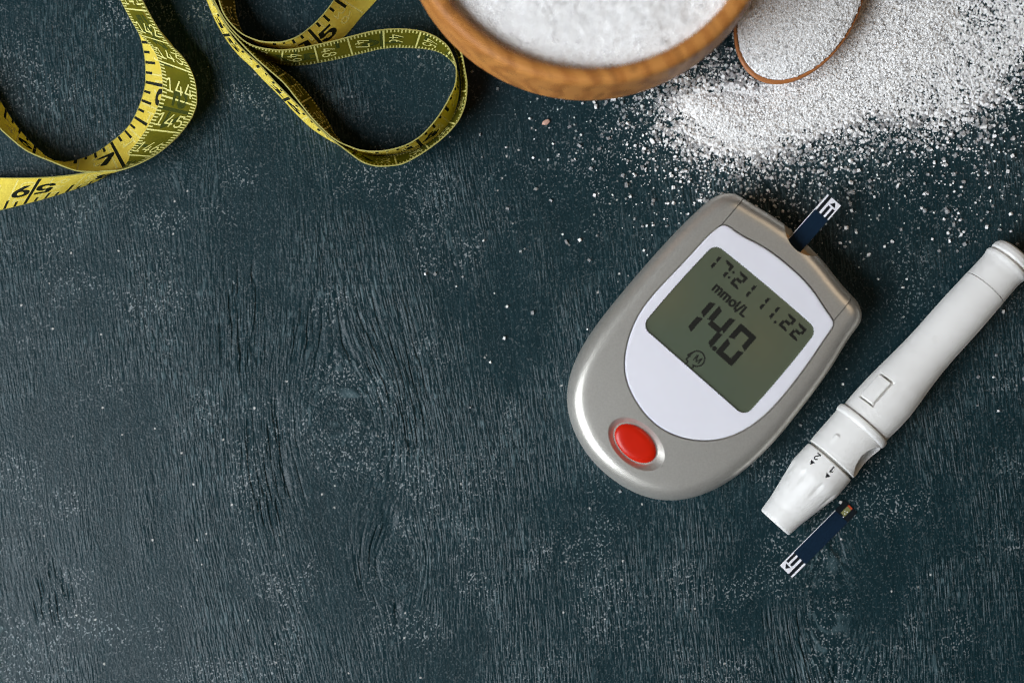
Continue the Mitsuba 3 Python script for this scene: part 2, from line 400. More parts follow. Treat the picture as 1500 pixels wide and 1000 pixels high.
# ---------------------------------------------------------------- test strips
def strip(key, label, a0, b0, ang, L, z0, inserted, marks=True):
    """contact end at +b; local x from 0 to 5.1, y from 0 (far end) to L (tip)"""
    ca, sa = math.cos(ang), math.sin(ang)

    def put(m):
        m = m.copy()
        v = np.array(m.vertices)
        v = np.c_[a0 + ca * v[:, 0] - sa * v[:, 1], b0 + sa * v[:, 0] + ca * v[:, 1], v[:, 2] + z0]
        m.vertices = to_table(v)
        return m
    def slab(x0, y0, x1, y1, z0_, z1_):
        return put(prism(box(x0, y0, x1, y1), z0_, z1_))
    tag(key, label, 'test strip')
    add(key + '__base', slab(0, 0, 5.1, L, 0, 0.32), 'strip_black', False)
    e = L - 5.6
    add(key + '__cover_film', slab(*((0.18, 0, 5.1, e) if inserted else (0.0, 4.0, 4.93, e)), 0.32, 0.55), 'strip_blue', False, label='dark blue film over the middle of the strip')
    add(key + '__white_edge', slab(*((0.0, 0, 0.17, e) if inserted else (4.94, 4.0, 5.1, e)), 0.321, 0.50), 'strip_white', False, label='thin white line along one long edge')
    W_ = [box(0, e, 0.55, L), box(1.55, e, 2.3, L - 1.9), box(3.2, e, 3.85, L - 1.9), box(4.7, e, 5.1, L - 1.9)]
    if inserted:
        tri = Polygon([(2.35, L - 1.75), (4.35, L - 1.75), (3.35, L - 0.45)])
        blk = box(1.55, L - 2.25, 5.1, L).difference(tri)
    else:
        tri = Polygon([(2.35, L - 1.75), (4.25, L - 1.75), (3.3, L - 0.45)])
        blk = box(1.55, L - 2.25, 5.1, L).difference(tri)
    add(key + '__contacts', trimesh.util.concatenate([put(prism(p, 0.32, 0.42)) for p in W_ + [blk]]), 'strip_white', False, label='white contact pattern with arrow at the tip')
    if not inserted:
        add(key + '__reagent_window', slab(1.8, 0.7, 3.4, 3.4, 0.32, 0.46), 'strip_olive', False, label='small olive window near the dark end')
        add(key + '__red_mark', slab(1.8, 0.05, 3.4, 0.65, 0.32, 0.48), 'strip_red', False, label='red mark at the dark end')
        add(key + '__dots', trimesh.util.concatenate([put(prism(Point(x, y).buffer(0.17, 6), 0.46, 0.52)) for x, y in ((2.2, 1.9), (2.9, 2.2), (2.3, 2.8), (2.0, 3.75))]), 'strip_white', False)


strip('test_strip', 'dark blue test strip pushed into the slot at the top of the meter', -4.75, 31.0, 0.0, 23.3, 12.62, True)
# the loose strip lies the other way round: its contact tip towards the lower left
strip('test_strip_001', 'dark blue test strip lying loose on the table beside the pen tip', 64.2, -7.75, math.pi - 0.066, 26.9, 0.12, False)

# ---------------------------------------------------------------- lancing pen
PU0 = np.array([0.653, 0.757]); PR0 = np.array([0.757, -0.653])
PU = PU0 + 0.0185 * PR0; PU /= np.linalg.norm(PU)
PR = np.array([PU[1], -PU[0]])
PO = P(1142, 760, 7.5)[:2] - 0.55 * PR0
PZ = 8.76


def pen_put(m):
    """pen space: x to the right of the axis, y up, z along the axis"""
    m = m.copy()
    v = np.array(m.vertices)
    m.vertices = np.c_[PO + v[:, 2:3] * PU + v[:, :1] * PR, PZ + v[:, 1]]
    return m


def turned(prof, dent=None, n=160, ds=0.35, closed=True):
    """surface of revolution about the pen axis from (s, r) with dents: dent(s, theta, r) -> r; theta 0 = up, positive to the right"""
    prof = np.asarray(prof, float)
    d = np.r_[0, np.cumsum(np.hypot(*np.diff(prof, axis=0).T))]
    tt = np.unique(np.concatenate([np.linspace(a, b, max(2, int((b - a) / ds) + 1)) for a, b in zip(d[:-1], d[1:])]))
    s, r = np.interp(tt, d, prof[:, 0]), np.interp(tt, d, prof[:, 1])
    th = np.linspace(-math.pi, math.pi, n, endpoint=False)
    S, TH = np.meshgrid(s, th, indexing='ij')
    Rr = np.repeat(r[:, None], n, 1)
    if dent:
        Rr = dent(S, TH, Rr)
    V = np.stack([Rr * np.sin(TH), Rr * np.cos(TH), S], -1).reshape(-1, 3)
    i, j = np.meshgrid(np.arange(len(s) - 1), np.arange(n), indexing='ij')
    a, b, c_, d_ = i * n + j, i * n + (j + 1) % n, (i + 1) * n + (j + 1) % n, (i + 1) * n + j
    F = np.concatenate([np.stack([a, c_, b], -1).reshape(-1, 3), np.stack([a, d_, c_], -1).reshape(-1, 3)])
    m = trimesh.Trimesh(V, F, process=False)
    return m


def bump(x, w):
    return np.exp(-(x / w) ** 2)


def cone_dent(S, TH, r):
    for th0 in np.radians([10, 55, 100, 145, -35, -80, -125, 190]):
        q = np.angle(np.exp(1j * (TH - th0)))
        f = np.clip((S - 7.0) / 8.8, 0, 1)
        wid = 0.05 + 0.11 * np.sin(np.pi * f ** 1.6)
        prof = np.sin(np.pi * f ** 2.0)
        r = r - 0.42 * prof * np.exp(-(np.abs(q) / (0.62 * wid)) ** 2)
        # a low rib between the dents, near the wide end
        q2 = np.angle(np.exp(1j * (TH - th0 - 0.393)))
        r = r + 0.16 * bump(S - 15.4, 2.2) * np.exp(-(np.abs(q2) / 0.22) ** 2)
    return r


def collar_dent(S, TH, r):
    q = np.angle(np.exp(1j * (TH - math.radians(66))))
    k = ((S - 28.7) / 5.4) ** 2 + (q / 0.56) ** 2
    r = r - 1.7 * np.clip((1 - k) / 0.7, 0, 1) ** 0.55
    q3 = np.angle(np.exp(1j * (TH - math.radians(-33))))
    u = np.abs(q3) * 8.2
    f = np.clip((S - 24.6) / 3.6, 0, 1)
    core = np.hypot(np.maximum(S - 28.0, 0), u) / 0.95
    return r + 0.42 * f ** 1.5 * np.clip(1.35 * (1 - core ** 2), 0, 1)


tag('lancing_pen', 'white plastic lancing pen with tapered tip lying right of the meter', 'lancing pen')
cone = turned([(1.0, 3.0), (-1.2, 3.2), (-1.75, 4.4), (-1.75, 5.0), (-1.35, 5.35), (-0.6, 5.5), (3.0, 5.85), (8.0, 6.75), (12.0, 7.5), (15.0, 7.95), (17.0, 8.08), (19.5, 8.1), (21.6, 8.05), (21.9, 7.8), (21.95, 6.0)], cone_dent)
add('lancing_pen__tip_cap', pen_put(cone), 'pen_plastic', 28, label='tapered white tip cap with depth numbers 1 and 2')
add('lancing_pen__tip_hole', pen_put(turned([(0.9, 0.01), (0.9, 2.6), (0.9, 3.05)])), 'pen_shadow_grey', False)
add('lancing_pen__neck', pen_put(turned([(20.5, 7.35), (23.5, 7.35)])), 'pen_shadow_grey', 30, label='narrow grey gap ring behind the tip cap')
collar = turned([(22.65, 6.0), (22.7, 7.9), (23.0, 8.12), (24.5, 8.2), (30.0, 8.25), (34.4, 8.3), (34.6, 8.42), (34.8, 8.6), (35.3, 8.74), (36.2, 8.74), (36.7, 8.55), (36.8, 7.0)], collar_dent, n=200, ds=0.25)
add('lancing_pen__collar', pen_put(collar), 'pen_plastic', 28, label='collar with raised ring, thumb hollow and small raised drop')


def body_shape(S, TH, r):
    # right flank bellies out, left flank is waisted; flat moulding seam along the right side
    r = r + 0.55 * bump(S - 46, 9) * np.clip(np.sin(TH), 0, 1)
    r = r - 0.22 * bump(np.degrees(np.angle(np.exp(1j * (TH - math.radians(67))))), 2.2)
    # shallow pocket round the button
    q = np.angle(np.exp(1j * (TH - math.radians(-40)))) * 8.0
    inside = np.maximum(np.abs(S - 45.6) - 4.62, np.abs(q) - 3.05)
    return r - 1.3 * np.clip(-inside / 0.14, 0, 1)


barrel = turned([(36.9, 6.5), (36.9, 7.6), (37.2, 7.85), (42, 7.95), (47, 7.9), (52, 7.65), (57, 7.3), (63, 7.0), (68, 6.9), (74, 6.95), (80, 6.95), (86, 6.8), (88.7, 6.75), (88.8, 6.5)], body_shape, n=320, ds=0.22)
add('lancing_pen__barrel', pen_put(barrel), 'pen_plastic', 28, label='long white waisted barrel with a moulding seam')
end = turned([(88.95, 6.4), (89.0, 6.72), (91.5, 6.62), (95.2, 6.55), (96.6, 6.65), (97.8, 6.95), (98.4, 6.85), (98.8, 6.5), (98.9, 6.0)], lambda S, TH, r: r - 0.12 * bump(np.degrees(np.angle(np.exp(1j * (TH - math.radians(67))))), 2.2))
add('lancing_pen__end_sleeve', pen_put(end), 'pen_plastic', 28, label='short flared sleeve at the far end')
knob = turned([(98.5, 6.0), (99.2, 6.05), (99.35, 6.4), (99.8, 6.6), (101.0, 6.5), (102.0, 6.0), (102.6, 5.0), (102.9, 3.0), (102.9, 0.01)])
add('lancing_pen__plunger', pen_put(knob), 'pen_plastic', 28, label='round white plunger at the far end')
add('lancing_pen__seam_core', pen_put(turned([(36.5, 6.45), (37.5, 6.5), (60, 6.3), (88.5, 6.25), (99, 5.9)])), 'pen_shadow_grey', 30)
# raised release button on the barrel: rounded square patch of the barrel's own curve
gx, gy = np.meshgrid(np.linspace(-2.55, 2.55, 34), np.linspace(-4.15, 4.15, 50), indexing='ij')
edge = np.maximum(np.hypot(np.maximum(np.abs(gx) - 2.05, 0), np.maximum(np.abs(gy) - 3.65, 0)), 0)
hgt = 0.62 - 1.2 * np.clip((edge - 0.18) / 0.32, 0, 1) ** 2
keep = edge <= 0.52
th = math.radians(-40) + gx / 8.0
Sx = 45.6 + gy
rr = np.interp(Sx, [42, 47, 52], [7.95, 7.9, 7.65]) + hgt - 0.15
Vb = np.stack([rr * np.sin(th), rr * np.cos(th), Sx], -1).reshape(-1, 3)
ii, jj = np.meshgrid(np.arange(33), np.arange(49), indexing='ij')
q = np.stack([ii * 50 + jj, (ii + 1) * 50 + jj, (ii + 1) * 50 + jj + 1, ii * 50 + jj + 1], -1).reshape(-1, 4)
add('lancing_pen__release_button', pen_put(trimesh.Trimesh(Vb, np.vstack([q[:, [0, 1, 2]], q[:, [0, 2, 3]]]), process=False)), 'pen_plastic', 30, label='small raised square release button')


def pen_print(mesh, s0, th0, flip):
    """flat mesh (x right, y up when read) wrapped on the tip cap; read with its top towards the tip"""
    m = mesh.copy()
    v = np.array(m.vertices)
    s = s0 - v[:, 1]
    r = np.interp(s, [15, 17, 19.5, 21.6], [7.95, 8.08, 8.1, 8.05]) + 0.04 + v[:, 2]
    th = th0 - v[:, 0] / 8.1
    m.vertices = np.c_[r * np.sin(th), r * np.cos(th), s]
    return pen_put(m)


for txt, th0 in (('2', -36), ('1', 5), ('3', -77), ('0', 46)):
    if txt in '12':
        n_ = meshkit.text_mesh(txt, 2.05, 0.05, bold=True) if txt == '2' else prism(Polygon([(-0.2, 0), (0.2, 0), (0.2, 2.05), (-0.15, 2.05), (-0.75, 1.5), (-0.75, 1.1), (-0.2, 1.45)]), 0, 0.05)
        n_.apply_translation([-n_.bounds[:, 0].mean(), 0, 0])
        tri = prism(Polygon([(-0.8, 0), (0.8, 0), (0, 1.3)]), 0, 0.05)
        tri.apply_translation([0, 2.75, 0])
        key = 'lancing_pen__tip_cap__depth_mark' + ('' if txt == '2' else '_001')
        add(key, pen_print(trimesh.util.concatenate([n_, tri]), 21.15, math.radians(th0), True), 'black_ink', label=f'black number {txt} with a small triangle')

# ---------------------------------------------------------------- bowl with sugar
BC = P(864, -160, 50)[:2]
prof = [(0, 0), (26, 0), (29.5, 0.8), (36, 3.6), (43, 8.0), (48.6, 14.5), (51.4, 22), (52.1, 30), (51.9, 39), (51.4, 47.2), (51.2, 49.0), (50.2, 50.0), (48.6, 50.2), (47.6, 49.9), (46.6, 48.6), (46.2, 44), (44.6, 36), (41, 26), (35, 16), (26, 9), (14, 6.4), (0, 6)]
pr = np.array(prof, float)
tt = np.r_[0, np.cumsum(np.hypot(*np.diff(pr, axis=0).T))]
pr = PchipInterpolator(tt, pr)(np.linspace(0, tt[-1], 150))
pr[0, 0] = pr[-1, 0] = 0
bowl = lathe(np.maximum(pr, 0), 220)
bowl.apply_translation([*BC, 0.05])
add('wooden_bowl', bowl, 'bowl_wood', True, label='turned orange brown wooden bowl filled with white sugar', cat='bowl')

rng = np.random.default_rng(7)
CUBE_V = np.array([[x, y, z] for x in (-1, 1) for y in (-1, 1) for z in (-1, 1)], float)
CUBE_F = np.array([[0, 1, 3], [0, 3, 2], [4, 6, 7], [4, 7, 5], [0, 4, 5], [0, 5, 1], [2, 3, 7], [2, 7, 6], [0, 2, 6], [0, 6, 4], [1, 5, 7], [1, 7, 3]])


def grains(pos, size, flat=False):
    """one small bevelled-looking crystal (skewed block) per position"""
    n = len(pos)
    dims = size[:, None] * rng.uniform(0.34, 0.58, (n, 3))
    v = CUBE_V[None] * (1 + rng.uniform(-0.22, 0.22, (n, 8, 3)))
    v = v * dims[:, None]
    q = rng.normal(size=(n, 4))
    if flat:
        q[:, 1:3] *= 0.18
    q /= np.linalg.norm(q, axis=1, keepdims=True)
    w, x, y, z = q.T
    M = np.stack([1 - 2 * (y * y + z * z), 2 * (x * y - z * w), 2 * (x * z + y * w), 2 * (x * y + z * w), 1 - 2 * (x * x + z * z), 2 * (y * z - x * w), 2 * (x * z - y * w), 2 * (y * z + x * w), 1 - 2 * (x * x + y * y)], -1).reshape(n, 3, 3)
    v = np.einsum('nij,nkj->nki', M, v)
    low = v[:, :, 2].min(1)
    v = v + pos[:, None]
    if flat:
        v[:, :, 2] -= low[:, None]
    f = CUBE_F[None] + 8 * np.arange(n)[:, None, None]
    return trimesh.Trimesh(v.reshape(-1, 3), f.reshape(-1, 3), process=False)


def two_kinds(key, pos, size, share, flat=False):
    k = rng.random(len(pos)) < share
    add(key + '__clear_crystals', grains(pos[k], size[k], flat), 'sugar_clear')
    add(key + '__cloudy_crystals', grains(pos[~k], size[~k], flat), 'sugar_white')


def disc_bed(height, radius, n=90):
    """a closed-looking heap surface over a disc: height(x, y) in local mm"""
    r = np.linspace(0, radius, n // 2)
    th = np.linspace(0, 2 * np.pi, 2 * n, endpoint=False)
    Rr, TH = np.meshgrid(r, th, indexing='ij')
    x, y = Rr * np.cos(TH), Rr * np.sin(TH)
    V = np.stack([x, y, height(x, y)], -1).reshape(-1, 3)
    k = 2 * n
    i, j = np.meshgrid(np.arange(len(r) - 1), np.arange(k), indexing='ij')
    a, b, c_, d_ = i * k + j, (i + 1) * k + j, (i + 1) * k + (j + 1) % k, i * k + (j + 1) % k
    return trimesh.Trimesh(V, np.vstack([np.stack([a, b, c_], -1).reshape(-1, 3), np.stack([a, c_, d_], -1).reshape(-1, 3)]), process=False)


def bowl_h(x, y):
    p = np.stack([x, y, 0 * x], -1)
    return 45.2 + 2.2 * (1 - (x * x + y * y) / 45.0 ** 2) + 1.5 * (meshkit.fbm(p / 14, 3, 5) - 0.5) + 0.5 * (meshkit.noise(p / 2.0, 3) - 0.5)


tag('sugar_in_bowl', 'heap of white granulated sugar filling the wooden bowl', 'sugar', kind='stuff')
bed = disc_bed(bowl_h, 46.5)
bed.apply_translation([*BC, 0])
add('sugar_in_bowl__bed', bed, 'sugar_bed', True)
n = 52000
rr_, th_ = 46.0 * np.sqrt(rng.random(n)), rng.random(n) * 2 * np.pi
x, y = rr_ * np.cos(th_), rr_ * np.sin(th_)
pos = np.c_[BC[0] + x, BC[1] + y, bowl_h(x, y) + rng.uniform(-0.1, 0.16, n)]
two_kinds('sugar_in_bowl', pos, rng.uniform(0.36, 0.68, n), 0.12)

# ---------------------------------------------------------------- wooden spoon with sugar
SA = math.radians(60)
SU, SV = np.array([math.cos(SA), math.sin(SA)]), np.array([math.sin(SA), -math.cos(SA)])
SO = P(1172.5, 4, 11)[:2]
SAa, SBb, SZ = 25.4, 16.6, 11.5


def spoon_put(v):
    v = np.asarray(v, float)
    return np.c_[SO + v[:, :1] * SU + v[:, 1:2] * SV, v[:, 2]]


def spoon_shell():
    """outer and inner bowl joined by a rounded lip"""
    prof = [(0.02, 0.0), (0.35, 0.15), (0.62, 1.6), (0.82, 4.6), (0.94, 8.2), (0.985, 10.4), (1.0, 11.2), (0.985, 11.75), (0.955, 11.7), (0.93, 10.9), (0.86, 8.6), (0.72, 5.6), (0.5, 3.4), (0.25, 2.4), (0.02, 2.2)]
    pr = np.array(prof)
    t_ = np.r_[0, np.cumsum(np.hypot(np.diff(pr[:, 0]) * 18, np.diff(pr[:, 1])))]
    pr = PchipInterpolator(t_, pr)(np.linspace(0, t_[-1], 60))
    th = np.linspace(0, 2 * np.pi, 140, endpoint=False)
    K, TH = np.meshgrid(np.arange(len(pr)), th, indexing='ij')
    s = pr[K, 0]
    V = np.stack([s * SAa * np.cos(TH), s * SBb * np.sin(TH), pr[K, 1]], -1).reshape(-1, 3)
    k = 140
    i, j = np.meshgrid(np.arange(len(pr) - 1), np.arange(k), indexing='ij')
    a, b, c_, d_ = i * k + j, (i + 1) * k + j, (i + 1) * k + (j + 1) % k, i * k + (j + 1) % k
    return trimesh.Trimesh(spoon_put(V), np.vstack([np.stack([a, c_, b], -1).reshape(-1, 3), np.stack([a, d_, c_], -1).reshape(-1, 3)]), process=False)


tag('wooden_spoon', 'small brown wooden spoon heaped with sugar beside the bowl', 'spoon')
add('wooden_spoon__spoon_bowl', spoon_shell(), 'spoon_wood', True)
hs = np.linspace(0, 1, 40)
hr = [m3.Manifold.sphere(1.0, 20).scale([4.0, 4.6 - 1.2 * math.sin(math.pi * min(1, t_ * 1.4)) + 1.0 * t_, 2.2]).translate([22 + 95 * t_, 0, 9.2 + 9 * t_]) for t_ in hs]
handle = m3.Manifold.batch_boolean([m3.Manifold.batch_hull([a, b]) for a, b in zip(hr[:-1], hr[1:])], m3.OpType.Add).to_mesh()
handle = trimesh.Trimesh(spoon_put(handle.vert_properties[:, :3]), handle.tri_verts, process=False)
add('wooden_spoon__handle', handle, 'spoon_wood', 40)


def spoon_h(x, y):
    k = (x / SAa) ** 2 + (y / SBb) ** 2
    p = np.stack([x, y, 0 * x], -1)
    return 11.0 + 6.0 * np.clip(1 - k / 0.96, 0, 1) ** 0.7 + 1.0 * (meshkit.fbm(p / 7, 3, 9) - 0.5)


tag('sugar_on_spoon', 'heap of sugar crystals piled on the wooden spoon', 'sugar', kind='stuff')
b = disc_bed(lambda x, y: spoon_h(x * SAa * 0.945, y * SBb * 0.945), 1.0)
v = np.array(b.vertices) * [SAa * 0.945, SBb * 0.945, 1]
b.vertices = spoon_put(v)
add('sugar_on_spoon__bed', b, 'sugar_bed', True)
n = 11000
rr_, th_ = 0.935 * np.sqrt(rng.random(n)), rng.random(n) * 2 * np.pi
x, y = rr_ * np.cos(th_) * SAa, rr_ * np.sin(th_) * SBb
pos = spoon_put(np.c_[x, y, spoon_h(x, y) + rng.uniform(-0.1, 0.2, n)])
two_kinds('sugar_on_spoon', pos, rng.uniform(0.40, 0.74, n), 0.15)

# ---------------------------------------------------------------- sugar spilt on the table
dense = Polygon([tuple(P(*q)[:2]) for q in [(975, 150), (992, 190), (1020, 212), (1060, 226), (1120, 232), (1170, 212), (1230, 190), (1270, 172), (1330, 178), (1400, 170), (1440, 150), (1475, 112), (1510, 92),
                                            (1556, 62), (1580, 0), (1556, -66), (1470, -108), (1340, -122), (1225, -100), (1175, -20), (1150, 90), (1110, 128), (1060, 118), (1010, 128)]]).buffer(0)
core = Polygon([tuple(P(*q)[:2]) for q in [(992, 150), (1012, 192), (1060, 216), (1120, 222), (1170, 200), (1228, 176), (1275, 152), (1330, 128), (1385, 90), (1410, 30), (1395, -50), (1310, -92), (1215, -74), (1172, 0), (1150, 80), (1110, 130), (1060, 122), (1020, 132)]]).buffer(0)
import shapely


def sdist(poly, xy):
    pts = shapely.points(xy)
    d = shapely.distance(poly, pts)
    ins = shapely.contains(poly, pts)
    return np.where(ins, -shapely.distance(poly.exterior, pts), d)


def heap_h(xy):
    d = -sdist(core, xy)
    p = np.c_[xy, 0 * xy[:, 0]]
    rag = 3.5 * (meshkit.fbm(p / 9, 3, 21) - 0.5)
    return 2.6 * (1 - np.exp(-np.clip(d + rag - 1.5, 0, None) / 7.0)) - 0.05 + 0.35 * (meshkit.noise(p / 1.6, 4) - 0.5) * (d > 0)


gx = np.arange(48, 172, 0.8); gy = np.arange(50, 128, 0.8)
GX, GY = np.meshgrid(gx, gy, indexing='ij')
hh = heap_h(np.c_[GX.ravel(), GY.ravel()])
idx = np.arange(len(gx) * len(gy)).reshape(len(gx), len(gy))
qd = np.stack([idx[:-1, :-1], idx[1:, :-1], idx[1:, 1:], idx[:-1, 1:]], -1).reshape(-1, 4)
qd = qd[(hh[qd] > 0.0).any(1)]
used, inv = np.unique(qd, return_inverse=True)
qd = inv.reshape(-1, 4)
tag('sugar_spill', 'white sugar crystals spilt over the table around spoon and bowl', 'sugar', kind='stuff')
add('sugar_spill__bed', trimesh.Trimesh(np.c_[GX.ravel(), GY.ravel(), hh][used], np.vstack([qd[:, [0, 1, 2]], qd[:, [0, 2, 3]]]), process=False), 'sugar_bed', True)
spoon_poly = Polygon(spoon_put(np.c_[0.8 * SAa * np.cos(np.linspace(0, 6.28, 60)), 0.8 * SBb * np.sin(np.linspace(0, 6.28, 60)), np.zeros(60)])[:, :2])
meter_poly = Polygon(to_table(np.c_[outline, np.zeros(N)])[:, :2]).buffer(0.3)
ptry = np.c_[rng.uniform(-30, 190, 1950000), rng.uniform(-60, 142, 1950000)]
d = sdist(dense, ptry)
nz = meshkit.fbm(np.c_[ptry / 5.5, 0 * d], 3, 31)
cl = meshkit.noise(np.c_[ptry / 1.7, 0 * d], 37)
per = 1950000 / (220 * 202.0)                       # tries per square mm
lam = np.where(d < 0, 12.0 * np.clip(0.55 + 1.0 * (nz - 0.3), 0.25, 1.1) * np.clip(0.6 - d / 12, 0, 1), 1.9 * np.exp(-d / 5.2) * (0.45 + 1.3 * nz))
lam = np.maximum(lam, np.where(d >= 0, (0.60 * np.exp(-d / 11.0) + 0.026 * np.exp(-d / 40.0)) * (0.25 + 2.6 * cl ** 2), 0))
right = np.clip((ptry[:, 0] - 95) / 40, 0, 1)
lam = lam * np.where(d < 0, 1 - 0.25 * right, 1)
keep = rng.random(len(ptry)) < lam / per
bowl_foot = np.hypot(ptry[:, 0] - BC[0], ptry[:, 1] - BC[1]) < 40
pts = shapely.points(ptry)
keep &= ~bowl_foot & ~shapely.contains(meter_poly, pts) & ~shapely.contains(spoon_poly, pts) & ~((ptry[:, 0] < 0) & (ptry[:, 1] > 90))
xy, d = ptry[keep], d[keep]
base = np.maximum(heap_h(xy), 0) + np.where(d < -3, rng.random(len(xy)) ** 2 * 0.5 - 0.16, 0.02)
two_kinds('sugar_spill', np.c_[xy, base], np.where(d < -2, rng.uniform(0.32, 0.60, len(xy)), rng.uniform(0.42, 0.80, len(xy)) * rng.choice([0.75, 1, 1, 1.3], len(xy))), np.where(d < -1, 0.18, 0.6), True)
# fine dust of broken crystals round the spill
q = np.c_[rng.uniform(0, 190, 195000), rng.uniform(0, 142, 195000)]
d = sdist(dense, q)
keep = rng.random(len(q)) < np.where(d > -2, 0.55 * np.exp(-np.clip(d, 0, None) / 7.0), 0) * (0.2 + 1.2 * meshkit.fbm(np.c_[q / 6, 0 * d], 3, 77))
pts = shapely.points(q)
keep &= (np.hypot(q[:, 0] - BC[0], q[:, 1] - BC[1]) > 40) & ~shapely.contains(meter_poly, pts) & ~shapely.contains(spoon_poly, pts)
q = q[keep]
add('sugar_spill__dust', grains(np.c_[q, np.full(len(q), 0.02)], rng.uniform(0.14, 0.34, len(q)), True), 'sugar_white')

# pink crumb and a few pale chips lying on the paint
cr = trimesh.creation.icosphere(subdivisions=2)
cr.vertices = cr.vertices * [1.2, 0.75, 0.5] * (1 + 0.5 * (meshkit.noise(cr.vertices * 1.7 + 5, 2)[:, None] - 0.5))
cr.apply_transform(trimesh.transformations.rotation_matrix(0.5, [0, 0, 1]))
cr.apply_translation(P(800, 179, 0.4))
add('crumb', cr, 'crumb_pink', 40, label='tiny pinkish brown crumb on the table just below the bowl', cat='crumb')

# ---------------------------------------------------------------- tape measure
TW = 12.5


class Strand:
    """a band between a high and a low edge; rows (Hx, Hy, Lx, Ly, zL) are the edges' places seen on the table; the height follows from the band's width"""

    def __init__(self, rows, low_first=False, zmax=None, n=None):
        q = np.array([r if len(r) == 5 else (*r, 0.35) for r in rows], float)
        mid = (q[:, :2] + q[:, 2:4]) / 2
        t = np.r_[0, np.cumsum(np.hypot(*np.diff(mid, axis=0).T))]
        n = n or int(t[-1] / 1.6)
        q = PchipInterpolator(t, q)(np.linspace(0, t[-1], n))
        ker = np.ones(9) / 9
        q = np.column_stack([np.convolve(np.r_[np.full(4, c[0]) + (c[0] - c[1]) * np.arange(4, 0, -1), c, np.full(4, c[-1]) + (c[-1] - c[-2]) * np.arange(1, 5)], ker, 'valid') for c in q.T])
        Lo = np.array([P(a, b, z) for a, b, z in q[:, 2:5]])
        zh = np.full(n, 6.0)
        for _ in range(40):
            s = 0.2 * (CAM - zh) / CAM
            hx, hy = (q[:, 0] - 750) * s, (500 - q[:, 1]) * s
            dd = np.hypot(hx - Lo[:, 0], hy - Lo[:, 1])
            zh = 0.5 * zh + 0.5 * (Lo[:, 2] + np.sqrt(np.maximum(TW ** 2 - dd ** 2, 0.02)))
        Hi = np.c_[hx, hy, zh]
        self.e1, self.e2 = (Lo, Hi) if low_first else (Hi, Lo)
        m = (self.e1 + self.e2) / 2
        self.s = np.r_[0, np.cumsum(np.linalg.norm(np.diff(m, axis=0), axis=1))]
        tg = np.gradient(m, axis=0)
        e = self.e1 - self.e2
        nn = np.cross(tg, e)
        self.n = nn / np.linalg.norm(nn, axis=1, keepdims=True)          # the yellow side
        self.px1 = q[:, 2:4] if low_first else q[:, 0:2]

    def at(self, u, v, off):
        """u mm along, v mm from edge 1, off mm above the yellow side's mid-surface"""
        u = np.asarray(u, float); v = np.asarray(v, float)[..., None] / TW
        f = lambda a: np.stack([np.interp(u, self.s, a[:, k]) for k in range(3)], -1)
        return f(self.e1) * (1 - v) + f(self.e2) * v + f(self.n) * np.asarray(off)[..., None]

    def where(self, x, y):
        return self.s[np.argmin(np.hypot(self.px1[:, 0] - x, self.px1[:, 1] - y))]

    def sheet(self, off, v0=0.0, v1=TW, k=6):
        v = np.linspace(v0, v1, k + 1)
        U_, V_ = np.meshgrid(self.s, v, indexing='ij')
        p = self.at(U_, V_, np.full(U_.shape, off)).reshape(-1, 3)
        c = k + 1
        i, j = np.meshgrid(np.arange(len(self.s) - 1), np.arange(k), indexing='ij')
        a, b, c_, d_ = i * c + j, (i + 1) * c + j, (i + 1) * c + j + 1, i * c + j + 1
        return trimesh.Trimesh(p, np.vstack([np.stack([a, c_, b], -1).reshape(-1, 3), np.stack([a, d_, c_], -1).reshape(-1, 3)]), process=False)

    def edge(self, v):
        """a thin bound edge, as a small square tube"""
        c = [(v - 0.08, -0.17), (v + 0.08, -0.17), (v + 0.08, 0.17), (v - 0.08, 0.17)]
        p = np.stack([self.at(self.s, np.full(len(self.s), a), np.full(len(self.s), o)) for a, o in c], 1)
        i, j = np.meshgrid(np.arange(len(self.s) - 1), np.arange(4), indexing='ij')
        a, b, c_, d_ = i * 4 + j, (i + 1) * 4 + j, (i + 1) * 4 + (j + 1) % 4, i * 4 + (j + 1) % 4
        return trimesh.Trimesh(p.reshape(-1, 3), np.vstack([np.stack([a, b, c_], -1).reshape(-1, 3), np.stack([a, c_, d_], -1).reshape(-1, 3)]), process=False)

    def bar(self, u, v0, v1, w, off):
        us = np.array([u - w / 2, u + w / 2])
        if us[0] < self.s[0] or us[1] > self.s[-1]:
            return []
        v = np.linspace(v0, v1, 4)
        U_, V_ = np.meshgrid(us, v, indexing='ij')
        p = self.at(U_, V_, np.full(U_.shape, off)).reshape(-1, 3)
        j = np.arange(3)
        q = np.c_[j, 4 + j, 5 + j, 1 + j]
        return [trimesh.Trimesh(p, np.vstack([q[:, [0, 1, 2]], q[:, [0, 2, 3]]]), process=False)]

    def text(self, mesh, u_of, v_of, off, sign):
        v = np.array(mesh.vertices)
        u = u_of(v)
        if u.min() < self.s[0] or u.max() > self.s[-1]:
            return []
        return [trimesh.Trimesh(self.at(u, v_of(v), off + sign * v[:, 2]), mesh.faces, process=False)]


GLYPH = {}


def glyph(txt, h, bold):
    if (txt, h, bold) not in GLYPH:
        m = meshkit.text_mesh(txt, h, 0.02, bold=bold)
        m.apply_translation([-m.bounds[0, 0], 0, 0])
        if bold:
            m = trimesh.util.concatenate([m, m.copy().apply_translation([0.24, 0.05, 0.004])])
        GLYPH[txt, h, bold] = m
    return GLYPH[txt, h, bold].copy()


Y_OFF, G_OFF, INK = 0.11, -0.11, 0.09
parts = {k: [] for k in ('yellow_face', 'green_face', 'edge', 'inch_scale', 'centimetre_scale', 'show_through', 'dark_show_through')}


